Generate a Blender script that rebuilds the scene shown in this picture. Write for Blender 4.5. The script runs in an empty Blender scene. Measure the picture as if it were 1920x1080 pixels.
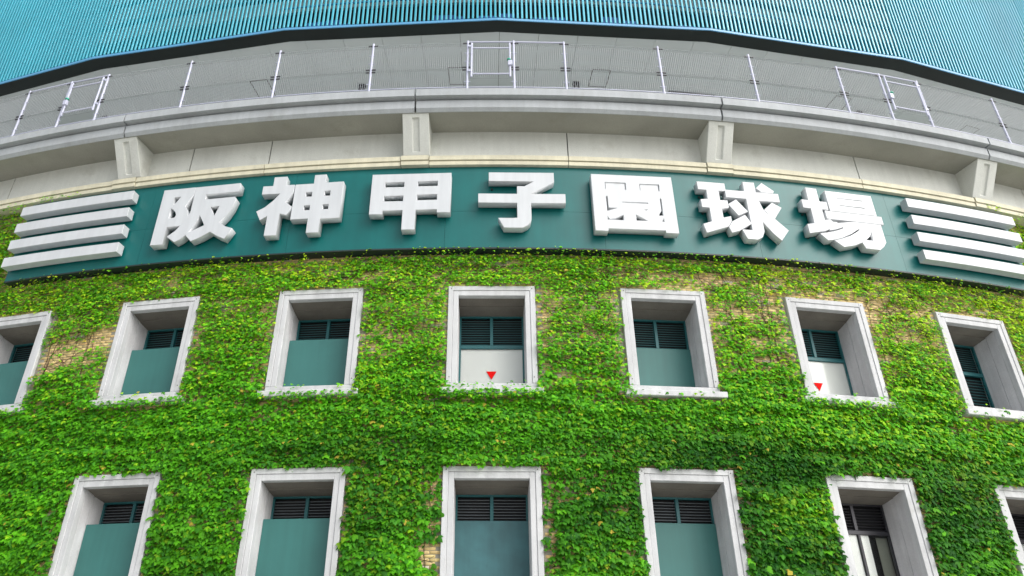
import bpy, bmesh, math, random
import numpy as np
from mathutils import Matrix, Vector
random.seed(7); rng = np.random.default_rng(11)
SC = bpy.context.scene; C = SC.collection
# ---------------------------------------------------------------- camera
R = 47.062          # outer radius of the curved brick wall, centre of the curve at the origin
CAM = Vector((0.0, -62.791, 1.6))
pit, yaw, rol = 0.5406, -0.0103, 0.0055
fw = Vector((math.sin(yaw)*math.cos(pit), math.cos(yaw)*math.cos(pit), math.sin(pit)))
rt = Vector((math.cos(yaw), -math.sin(yaw), 0)); up = rt.cross(fw)
r2 = math.cos(rol)*rt + math.sin(rol)*up; u2 = -math.sin(rol)*rt + math.cos(rol)*up
cd = bpy.data.cameras.new('camera'); cam = bpy.data.objects.new('camera', cd); C.objects.link(cam)
cam.matrix_world = Matrix(((r2.x,u2.x,-fw.x,CAM.x),(r2.y,u2.y,-fw.y,CAM.y),(r2.z,u2.z,-fw.z,CAM.z),(0,0,0,1)))
cd.sensor_width = 36; cd.lens = 36*1443.09/1920; cd.shift_x = 54.05/1920; cd.shift_y = -49.34/1920
cd.clip_end = 2000; SC.camera = cam
# ---------------------------------------------------------------- daylight, bright thin overcast
SUN_EL, SUN_AZ = 40.0, 132.0      # degrees; azimuth clockwise from +y (the building lies at +y)
w = bpy.data.worlds.new('World'); SC.world = w; w.use_nodes = True
nt = w.node_tree; bg = nt.nodes['Background']
sky = nt.nodes.new('ShaderNodeTexSky'); sky.sky_type = 'NISHITA'; sky.sun_disc = False
sky.sun_elevation = math.radians(SUN_EL); sky.sun_rotation = math.radians(SUN_AZ)
sky.dust_density = 3.0; sky.air_density = 1.0
hs = nt.nodes.new('ShaderNodeHueSaturation'); hs.inputs['Saturation'].default_value = 0.35
nt.links.new(sky.outputs[0], hs.inputs['Color']); nt.links.new(hs.outputs[0], bg.inputs[0])
bg.inputs[1].default_value = 0.125
sl = bpy.data.lights.new('sun', 'SUN'); sl.energy = 1.2; sl.angle = math.radians(60); sl.color = (1, .97, .92)
so = bpy.data.objects.new('sun', sl); C.objects.link(so)
sd = Vector((math.sin(math.radians(SUN_AZ))*math.cos(math.radians(SUN_EL)), math.cos(math.radians(SUN_AZ))*math.cos(math.radians(SUN_EL)), math.sin(math.radians(SUN_EL))))
so.rotation_euler = sd.to_track_quat('Z', 'Y').to_euler(); so.location = (20, -90, 60)
vs = SC.view_settings; vs.view_transform = 'Standard'; vs.look = 'None'; vs.gamma = 1; vs.use_curve_mapping = False
vs.exposure = 0.88
SC.cycles.max_bounces = 8; SC.cycles.transparent_max_bounces = 8
# ---------------------------------------------------------------- materials
def mat(name, col, rough=.7, noise=None, streak=None, bump=0, coat=0, metal=0, spec=.5, grain=None, dirt=None):
    """noise=(scale, amount) blotches; streak=(amount) vertical run marks; dirt=(colour, amount)"""
    m = bpy.data.materials.new(name); m.use_nodes = True; n = m.node_tree.nodes; l = m.node_tree.links
    b = n['Principled BSDF']; b.inputs['Roughness'].default_value = rough; b.inputs['Metallic'].default_value = metal
    b.inputs['Coat Weight'].default_value = coat; b.inputs['Coat Roughness'].default_value = .12; b.inputs['Specular IOR Level'].default_value = spec
    geo = n.new('ShaderNodeNewGeometry'); out = None
    rgb = n.new('ShaderNodeRGB'); rgb.outputs[0].default_value = (*col, 1); out = rgb.outputs[0]
    def mul(sock, fac, amt):
        nonlocal out
        mp = n.new('ShaderNodeMapRange'); mp.inputs['From Min'].default_value = .3; mp.inputs['From Max'].default_value = .7
        mp.inputs['To Min'].default_value = 1-amt; mp.inputs['To Max'].default_value = 1+amt*.5
        l.new(sock, mp.inputs['Value'])
        mx = n.new('ShaderNodeMix'); mx.data_type = 'RGBA'; mx.blend_type = 'MULTIPLY'; mx.inputs[0].default_value = 1
        l.new(out, mx.inputs[6]); l.new(mp.outputs[0], mx.inputs[7]); out = mx.outputs[2]
    if noise:
        t = n.new('ShaderNodeTexNoise'); t.inputs['Scale'].default_value = noise[0]; t.inputs['Detail'].default_value = 6
        l.new(geo.outputs['Position'], t.inputs['Vector']); mul(t.outputs[0], 1, noise[1])
    if streak:
        v = n.new('ShaderNodeVectorMath'); v.operation = 'MULTIPLY'; v.inputs[1].default_value = (7, 7, .45)
        l.new(geo.outputs['Position'], v.inputs[0])
        t = n.new('ShaderNodeTexNoise'); t.inputs['Scale'].default_value = 1; t.inputs['Detail'].default_value = 4
        l.new(v.outputs[0], t.inputs['Vector']); mul(t.outputs[0], 1, streak)
    if grain:
        t = n.new('ShaderNodeTexNoise'); t.inputs['Scale'].default_value = grain[0]; t.inputs['Detail'].default_value = 3
        l.new(geo.outputs['Position'], t.inputs['Vector']); mul(t.outputs[0], 1, grain[1])
    if dirt:
        t = n.new('ShaderNodeTexNoise'); t.inputs['Scale'].default_value = dirt[2]; t.inputs['Detail'].default_value = 8; t.inputs['Roughness'].default_value = .7
        l.new(geo.outputs['Position'], t.inputs['Vector'])
        mp = n.new('ShaderNodeMapRange'); mp.inputs['From Min'].default_value = .55; mp.inputs['From Max'].default_value = .75; mp.inputs['To Max'].default_value = dirt[1]
        l.new(t.outputs[0], mp.inputs['Value'])
        mx = n.new('ShaderNodeMix'); mx.data_type = 'RGBA'; l.new(mp.outputs[0], mx.inputs[0]); l.new(out, mx.inputs[6]); mx.inputs[7].default_value = (*dirt[0], 1); out = mx.outputs[2]
    l.new(out, b.inputs['Base Color'])
    if bump:
        t = n.new('ShaderNodeTexNoise'); t.inputs['Scale'].default_value = 28; t.inputs['Detail'].default_value = 6
        l.new(geo.outputs['Position'], t.inputs['Vector'])
        bp = n.new('ShaderNodeBump'); bp.inputs['Strength'].default_value = bump; bp.inputs['Distance'].default_value = .02
        l.new(t.outputs[0], bp.inputs['Height']); l.new(bp.outputs[0], b.inputs['Normal'])
    return m
M = {}
M['concrete'] = mat('concrete', (.60,.615,.575), .85, (.8,.10), .05, .25, grain=(40,.07), dirt=((.30,.29,.24),.4,1.3))
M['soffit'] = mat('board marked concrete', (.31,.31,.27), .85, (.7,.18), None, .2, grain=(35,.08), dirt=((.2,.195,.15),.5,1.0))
M['ledge'] = mat('pale ledge concrete', (.385,.41,.425), .75, (1.2,.10), .09, .2, grain=(45,.08), dirt=((.25,.24,.2),.35,2.2))
M['cream'] = mat('cream moulding stone', (.63,.60,.455), .8, (2,.12), .1, .15, grain=(45,.08))
M['frame'] = mat('precast window surround', (.54,.55,.56), .8, (1.6,.09), .14, .22, grain=(55,.06), dirt=((.33,.33,.3),.35,2.0))
M['reveal'] = mat('recess lining concrete', (.60,.60,.61), .85, (1.6,.16), .12, .15, grain=(35,.08))
M['head'] = mat('weathered recess head', (.16,.148,.125), .9, (1.6,.25), None, .15, grain=(35,.1))  # lining concrete with the shade under the recess painted into its colour
M['ceiling'] = mat('grey ceiling board', (.66,.71,.725), .8, (.5,.06), None, .05)
M['dark'] = mat('dark recess', (.012,.013,.014), .8)
M['seam'] = mat('joint sealant', (.13,.13,.12), .8)
M['mortar'] = mat('mortar', (.30,.28,.23), .95, (4,.2), None, .3)
M['sign'] = mat('teal enamel', (.002,.120,.116), .36, (1.2,.12), .06, 0, spec=.4)
M['signedge'] = mat('dark sign edge', (.012,.022,.022), .5)
M['white'] = mat('white enamel', (.54,.565,.585), .38, (1.5,.03), .07, 0)
M['teal'] = mat('dark teal paint', (.010,.11,.12), .45, (3,.12))
M['greyslat'] = mat('grey louvre metal', (.13,.15,.165), .35, (3,.15), metal=.2)
M['bronze'] = mat('dark bronze metal', (.035,.035,.042), .35, (3,.1), metal=.3)
M['board'] = mat('sage teal panel', (.034,.15,.138), .5, (1.2,.12), .08, dirt=((.05,.18,.17),.25,2.0))
M['boardblue'] = mat('worn blue teal panel', (.04,.14,.155), .5, (2.2,.25), .12, dirt=((.03,.10,.11),.6,5.0))
M['blind'] = mat('white blind', (.90,.90,.87), .7, (.8,.05))  # also colours the panels that imitate white reflections
M['greyblind'] = mat('grey inner wall', (.26,.27,.22), .8, (.8,.1))  # colour of the panel that imitates a grey reflection in the glass
M['red'] = mat('red marker film', (.80,.006,.005), .65, spec=.1)
M['slat'] = mat('sky blue slat paint', (.05,.40,.525), .32, (.35,.12), .08, coat=.15)
M['band'] = mat('grey stand soffit', (.28,.31,.29), .85, (.6,.15))
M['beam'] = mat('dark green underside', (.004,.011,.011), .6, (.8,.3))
M['lip'] = mat('light blue edge trim', (.09,.30,.52), .4)
M['bluepanel'] = mat('blue inner panel', (.03,.14,.46), .5, (.9,.35))
M['post'] = mat('white powder coated steel', (.50,.52,.64), .4, (2,.05))
M['wire'] = mat('galvanised wire', (.30,.32,.34), .5)
M['clip'] = mat('dark clip', (.06,.06,.07), .5)
M['green'] = mat('green lock cap', (.01,.36,.22), .35)
M['ground'] = mat('plaza paving', (.46,.45,.42), .9, (.3,.12), None, .2, grain=(20,.1))
M['stem'] = mat('vine bark', (.075,.042,.025), .9, (9,.4))
def glass():
    m = bpy.data.materials.new('window glass'); m.use_nodes = True; n = m.node_tree.nodes; l = m.node_tree.links
    n.remove(n['Principled BSDF']); t = n.new('ShaderNodeBsdfTransparent'); g = n.new('ShaderNodeBsdfGlossy'); g.inputs['Roughness'].default_value = .10
    t.inputs[0].default_value = (.97,.98,.975,1)
    f = n.new('ShaderNodeFresnel'); f.inputs[0].default_value = 1.33; mx = n.new('ShaderNodeMixShader')
    l.new(f.outputs[0], mx.inputs[0]); l.new(t.outputs[0], mx.inputs[1]); l.new(g.outputs[0], mx.inputs[2]); l.new(mx.outputs[0], n['Material Output'].inputs[0]); return m
M['glass'] = glass()
def attr_mat(name, leaf):
    m = bpy.data.materials.new(name); m.use_nodes = True; n = m.node_tree.nodes; l = m.node_tree.links
    b = n['Principled BSDF']; a = n.new('ShaderNodeAttribute'); a.attribute_name = 'tone'
    geo = n.new('ShaderNodeNewGeometry'); t = n.new('ShaderNodeTexNoise'); t.inputs['Scale'].default_value = 60 if leaf else 25; t.inputs['Detail'].default_value = 3
    l.new(geo.outputs['Position'], t.inputs['Vector'])
    mp = n.new('ShaderNodeMapRange'); mp.inputs['From Min'].default_value = .3; mp.inputs['From Max'].default_value = .7; mp.inputs['To Min'].default_value = .82; mp.inputs['To Max'].default_value = 1.12
    l.new(t.outputs[0], mp.inputs['Value'])
    mx = n.new('ShaderNodeMix'); mx.data_type = 'RGBA'; mx.blend_type = 'MULTIPLY'; mx.inputs[0].default_value = 1
    l.new(a.outputs['Color'], mx.inputs[6]); l.new(mp.outputs[0], mx.inputs[7]); l.new(mx.outputs[2], b.inputs['Base Color'])
    if leaf:
        b.inputs['Roughness'].default_value = .6; b.inputs['Specular IOR Level'].default_value = .22
        tr = n.new('ShaderNodeBsdfTranslucent'); hs = n.new('ShaderNodeHueSaturation'); hs.inputs['Value'].default_value = 1.25; hs.inputs['Hue'].default_value = .485
        l.new(mx.outputs[2], hs.inputs['Color']); l.new(hs.outputs[0], tr.inputs[0])
        ms = n.new('ShaderNodeMixShader'); ms.inputs[0].default_value = .42
        l.new(b.outputs[0], ms.inputs[1]); l.new(tr.outputs[0], ms.inputs[2]); l.new(ms.outputs[0], n['Material Output'].inputs[0])
    else:
        b.inputs['Roughness'].default_value = .75
        bp = n.new('ShaderNodeBump'); bp.inputs['Strength'].default_value = .25; bp.inputs['Distance'].default_value = .01
        l.new(t.outputs[0], bp.inputs['Height']); l.new(bp.outputs[0], b.inputs['Normal'])
    return m
M['leaf'] = attr_mat('ivy leaf', True); M['tile'] = attr_mat('buff brick tile', False)
# ---------------------------------------------------------------- helpers
def P(th, r, z): return Vector((r*math.sin(th), -r*math.cos(th), z))
ORG = {}
def link(name, me, m=None, parent=None, loc=(0,0,0), rz=0, kind=None, label=None):
    o = bpy.data.objects.new(name, me); C.objects.link(o)
    if m is not None and me is not None and not me.materials: me.materials.append(m)
    o.location = loc; o.rotation_euler = (0,0,rz)
    if parent: o.parent = parent
    if kind: o['kind'] = kind
    if label: o['label'] = label
    return o
def thing(name, label, cat, loc=(0,0,0), group=None, rz=0, kind=None):
    o = bpy.data.objects.new(name, None); C.objects.link(o); o.location = loc; o.rotation_euler = (0,0,rz); o.empty_display_size = .3
    o['label'] = label; o['category'] = cat
    if group: o['group'] = group
    if kind: o['kind'] = kind
    return o
class MB:
    def __init__(s): s.v = []; s.f = []
    def add(s, v, f):
        k = len(s.v); s.v += [tuple(a) for a in v]; s.f += [tuple(i+k for i in q) for q in f]
    def box(s, x0, x1, y0, y1, z0, z1):
        s.add([(x0,y0,z0),(x1,y0,z0),(x1,y1,z0),(x0,y1,z0),(x0,y0,z1),(x1,y0,z1),(x1,y1,z1),(x0,y1,z1)],
              [(0,3,2,1),(4,5,6,7),(0,1,5,4),(1,2,6,5),(2,3,7,6),(3,0,4,7)])
    def prism(s, poly, y0, y1):     # polygon in (x, z) extruded along y
        n = len(poly); s.add([(x,y0,z) for x,z in poly]+[(x,y1,z) for x,z in poly], [tuple(range(n)), tuple(range(2*n-1,n-1,-1))]+[(i,i+n,(i+1)%n+n,(i+1)%n) for i in range(n)])
    def tube(s, pts, rad, n=6):
        pts = [Vector(p) for p in pts]; v = []; k = len(pts)
        for i, p in enumerate(pts):
            d = (pts[min(i+1,k-1)]-pts[max(i-1,0)]).normalized()
            a = d.orthogonal().normalized() if i == 0 else (a - d*a.dot(d)).normalized()
            b = d.cross(a); r = rad[i] if isinstance(rad, (list, tuple)) else rad
            v += [p + r*(math.cos(2*math.pi*j/n)*a + math.sin(2*math.pi*j/n)*b) for j in range(n)]
        f = [(i*n+j, i*n+(j+1)%n, (i+1)*n+(j+1)%n, (i+1)*n+j) for i in range(k-1) for j in range(n)]
        f += [tuple(range(n-1,-1,-1)), tuple(range((k-1)*n, k*n))]
        s.add(v, f)
    def sweep(s, prof, a, b, n, org=Vector((0,0,0)), closed=True):   # profile [(r,z)] swept round the curve of the building
        m = len(prof); v = []
        for i in range(n+1):
            t = a+(b-a)*i/n
            v += [P(t, r, z)-org for r, z in prof]
        f = [(i*m+j, (i+1)*m+j, (i+1)*m+(j+1)%m, i*m+(j+1)%m) for i in range(n) for j in range(m if closed else m-1)]
        if closed: f += [tuple(range(m)), tuple(range(n*m+m-1, n*m-1, -1))]
        s.add(v, f)
    def mesh(s, name, smooth=False, bevel=0):
        me = bpy.data.meshes.new(name); me.from_pydata(s.v, [], s.f)
        bm = bmesh.new(); bm.from_mesh(me); bmesh.ops.recalc_face_normals(bm, faces=bm.faces)
        if bevel:
            ed = [e for e in bm.edges if len(e.link_faces) == 2 and e.calc_face_angle(0) > .5]
            bmesh.ops.bevel(bm, geom=ed, offset=bevel, segments=1, affect='EDGES', profile=.5)
        bm.to_mesh(me); bm.free()
        if smooth: me.polygons.foreach_set('use_smooth', [True]*len(me.polygons))
        return me
    def obj(s, name, m, parent=None, loc=(0,0,0), rz=0, smooth=False, bevel=0, **k):
        return link(name, s.mesh(name, smooth, bevel), m, parent, loc, rz, **k)
def arc(name, m, parent, org, prof, a, b, n=8, smooth=False, bevel=0, **k):
    """part swept round the curve; its own origin sits at the middle of its foot"""
    mid = P((a+b)/2, prof[0][0], min(z for r,z in prof)); mb = MB(); mb.sweep(prof, a, b, n, mid)
    return mb.obj(name, m, parent, mid-org, smooth=smooth, bevel=bevel, **k)
LETTERS = {
 '阪': (-0.1546, [[[(-1.007,13.263),(-0.147,13.263),(-0.147,13.03),(-0.316,12.699),(-0.243,12.589),(-0.188,12.456),(-0.188,12.292),(-0.247,12.198),(-0.32,12.104),(-0.674,12.104),(-0.674,11.595),(-1.007,11.595)],[(-0.668,13.007),(-0.497,13.007),(-0.668,12.707)],[(-0.694,12.67),(-0.61,12.616),(-0.538,12.519),(-0.513,12.44),(-0.535,12.384),(-0.587,12.367),(-0.694,12.366)]],[[(-0.139,13.259),(1.064,13.259),(1.064,13.004),(0.186,13.004),(0.186,12.848),(0.982,12.848),(1.026,12.783),(0.963,12.522),(0.853,12.283),(0.701,12.1),(0.89,11.969),(1.082,11.893),(0.927,11.601),(0.723,11.706),(0.51,11.849),(0.307,11.723),(0.056,11.615),(-0.131,11.82),(-0.14,11.802),(-0.237,11.704),(-0.374,11.63),(-0.616,11.815),(-0.429,11.968),(-0.275,12.176),(-0.14,12.479),(-0.139,12.795)],[(0.138,12.379),(0.242,12.197),(0.314,12.061),(0.083,11.953),(-0.074,11.883),(0.039,12.057),(0.112,12.236)],[(0.381,12.602),(0.616,12.602),(0.525,12.305)]]]),
 '神': (-0.0977, [[[(-0.772,13.36),(-0.444,13.36),(-0.444,13.091),(-0.22,13.091),(-0.22,12.857),(-0.289,12.696),(-0.382,12.568),(-0.211,12.433),(-0.228,12.327),(-0.308,12.176),(-0.482,12.239),(-0.482,11.606),(-0.79,11.606),(-0.79,12.178),(-0.959,12.067),(-1.091,12.336),(-0.892,12.448),(-0.707,12.637),(-0.556,12.84),(-1.027,12.84),(-1.027,13.093),(-0.772,13.093)]],[[(-0.195,13.09),(0.271,13.09),(0.271,13.353),(0.568,13.353),(0.568,13.1),(1.031,13.1),(1.031,12.018),(0.554,12.018),(0.554,11.627),(0.244,11.627),(0.244,12.038),(-0.195,12.038)],[(0.102,12.837),(0.262,12.837),(0.262,12.7),(0.102,12.7)],[(0.574,12.845),(0.725,12.845),(0.725,12.695),(0.574,12.695)],[(0.097,12.443),(0.256,12.443),(0.256,12.297),(0.097,12.297)],[(0.57,12.441),(0.719,12.441),(0.719,12.295),(0.57,12.295)]]]),
 '甲': (-0.0407, [[[(-0.974,13.267),(0.985,13.267),(0.985,12.085),(0.662,12.085),(0.659,12.18),(0.15,12.18),(0.15,11.614),(-0.167,11.614),(-0.167,12.175),(-0.648,12.175),(-0.647,12.07),(-0.974,12.07)],[(-0.641,13.019),(-0.165,13.019),(-0.165,12.869),(-0.641,12.869)],[(0.168,13.028),(0.659,13.028),(0.659,12.879),(0.168,12.879)],[(-0.643,12.607),(-0.169,12.607),(-0.169,12.446),(-0.643,12.446)],[(0.165,12.627),(0.654,12.627),(0.654,12.463),(0.165,12.463)]]]),
 '子': (0.0162, [[[(-0.802,13.275),(0.799,13.275),(0.799,12.99),(0.217,12.633),(1.056,12.633),(1.056,12.361),(0.22,12.361),(0.22,11.923),(0.195,11.803),(0.133,11.719),(0.002,11.643),(-0.196,11.643),(-0.44,11.643),(-0.575,11.922),(-0.392,11.921),(-0.232,11.921),(-0.118,11.932),(-0.118,12.359),(-1.057,12.359),(-1.057,12.63),(-0.113,12.63),(-0.113,12.861),(0.07,12.861),(0.299,13.004),(-0.802,13.004)]]]),
 '園': (0.074, [[[(-1.033,13.272),(0.982,13.272),(0.982,11.608),(0.663,11.608),(0.662,11.675),(-0.706,11.675),(-0.718,11.598),(-1.033,11.598)],[(-0.704,13.04),(-0.185,13.04),(-0.185,12.829),(-0.704,12.829)],[(0.158,13.031),(0.648,13.031),(0.648,12.828),(0.158,12.828)],[(-0.702,12.615),(-0.666,12.617),(-0.666,12.274),(-0.448,12.274),(-0.702,12.181)],[(0.625,12.614),(0.657,12.611),(0.657,12.105),(0.538,12.104),(0.625,12.243)],[(-0.319,12.465),(0.321,12.465),(0.322,12.441),(-0.317,12.441)],[(0.207,12.269),(0.3,12.269),(0.246,12.227)],[(-0.717,12.029),(-0.66,11.935),(-0.526,11.959),(-0.319,12.073),(-0.319,11.929),(-0.711,11.929)],[(-0.013,12.101),(0.264,11.935),(-0.013,11.935)],[(0.659,12.037),(0.667,11.928),(0.61,11.933)]]]),
 '球': (0.1304, [[[(-1.059,13.201),(-0.342,13.201),(-0.342,12.966),(-0.529,12.966),(-0.529,12.679),(-0.342,12.679),(-0.342,12.464),(-0.527,12.418),(-0.527,12.157),(-0.329,12.217),(-0.329,12.075),(-0.439,11.902),(-1.02,11.671),(-1.075,11.931),(-0.845,12.019),(-0.845,12.421),(-1.033,12.421),(-1.033,12.658),(-0.848,12.69),(-0.848,12.956),(-1.059,12.956)]],[[(0.149,13.302),(0.447,13.302),(0.447,13.005),(1.028,13.005),(1.028,12.751),(0.479,12.751),(0.545,12.507),(0.609,12.387),(0.795,12.237),(1.084,11.918),(0.848,11.6),(0.666,11.802),(0.457,12.126),(0.457,11.844),(0.381,11.669),(0.233,11.583),(-0.015,11.583),(-0.112,11.853),(0.152,11.853),(0.151,12.112),(0.151,12.359),(0.151,12.778),(-0.361,12.778),(-0.361,13.011),(0.149,13.011)]],[[(-0.348,12.577),(-0.116,12.737),(0.136,12.395),(-0.13,12.247)]],[[(-0.322,12.07),(0.043,12.295),(0.168,12.039),(-0.182,11.803),(-0.383,11.73),(-0.436,11.895)]],[[(0.564,12.491),(0.816,12.727),(1.04,12.59),(0.794,12.229),(0.628,12.377)]],[[(0.656,13.32),(0.942,13.086),(0.903,13.017),(0.602,13.017),(0.473,13.14)]]]),
 '場': (0.1866, [[[(-0.855,13.304),(-0.554,13.304),(-0.554,12.916),(-0.36,12.916),(-0.36,12.674),(-0.537,12.674),(-0.537,12.343),(-0.385,12.396),(-0.324,12.328),(-0.195,12.328),(-0.487,12.076),(-0.615,12.011),(-1.051,11.895),(-1.051,12.17),(-0.85,12.217),(-0.85,12.661),(-1.05,12.661),(-1.05,12.912),(-0.855,12.912)]],[[(-0.326,13.275),(0.969,13.275),(0.969,12.656),(-0.326,12.656)],[(-0.039,13.089),(0.676,13.089),(0.676,13.071),(-0.039,13.071)],[(-0.014,12.869),(0.686,12.869),(0.685,12.848),(-0.015,12.848)]],[[(-0.472,12.649),(-0.333,12.649),(0.97,12.648),(1.093,12.648),(1.093,12.406),(0.26,12.403),(-0.214,12.401),(-0.472,12.401)]],[[(-0.369,12.277),(0.258,12.396),(1.008,12.396),(1.008,11.87),(0.908,11.734),(0.781,11.626),(0.393,11.626),(0.333,11.793),(0.11,11.682),(-0.204,11.597),(-0.428,11.772),(-0.209,11.839),(0.048,11.956),(0.239,12.078),(0.359,12.167),(0.332,12.183),(0.138,12.041),(-0.179,11.867),(-0.402,11.787),(-0.591,11.745),(-0.769,11.931),(-0.531,11.989),(-0.26,12.079),(-0.069,12.169),(-0.102,12.183),(-0.3,12.099),(-0.495,12.043)],[(0.704,12.184),(0.649,11.885),(0.47,11.885),(0.61,12.011)]]]),
}
# ================================================================ the setting
g = MB(); g.add([(-400,-400,0),(400,-400,0),(400,400,0),(-400,400,0)], [(0,1,2,3)])
o = g.obj('ground', M['ground'], kind='structure'); o['label'] = 'pale paved plaza in front of the curved building'
# ================================================================ the building
BO = P(0, R, 0)
bld = thing('stadium_building', 'curved ballpark building of buff brick with concrete balcony ledge and deep windows', 'building', BO)
RW = math.sqrt(R*R-1)+.08                 # face of the window surrounds
TH0, DTH = .00083, .084847
WINS = [(1,k) for k in range(-4,5)] + [(2,k) for k in range(-3,5)]
ROW = {1: dict(ot=10.335, it=10.09, st=7.93, bt=9.97, lb=9.12), 2: dict(ot=6.12, it=5.87, st=3.71, bt=5.755, lb=5.10)}
def wth(k): return TH0 + DTH*k
# --- wall body: a curved shell left open behind each window
AA, AB = -.46, .46
def th_cuts():
    c = set(np.round(np.linspace(AA, AB, 93), 5))
    for k in range(-4,5):
        for sgn in (-1,1): c.add(round(wth(k)+sgn*.93/R, 5))
    return sorted(c)
tc = th_cuts(); zc = [0, 2.0, 3.55, 6.0, 7.8, 10.2, 13.66]
wb = MB(); inwin = lambda th, row: any(abs(th-wth(k)) < .93/R for r_, k in WINS if r_ == row)
for i in range(len(tc)-1):
    mid = (tc[i]+tc[i+1])/2
    for j in range(len(zc)-1):
        if zc[j] == 7.8 and inwin(mid, 1): continue
        if zc[j] == 3.55 and inwin(mid, 2): continue
        wb.add([P(tc[i],R,zc[j])-BO, P(tc[i+1],R,zc[j])-BO, P(tc[i+1],R,zc[j+1])-BO, P(tc[i],R,zc[j+1])-BO], [(0,1,2,3)])
wb.obj('wall', M['mortar'], bld)
arc('inner_wall', M['dark'], bld, BO, [(R-2.2,0),(R-2.2,15.3),(R-2.6,15.3),(R-2.6,0)], AA, AB, 40)
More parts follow.
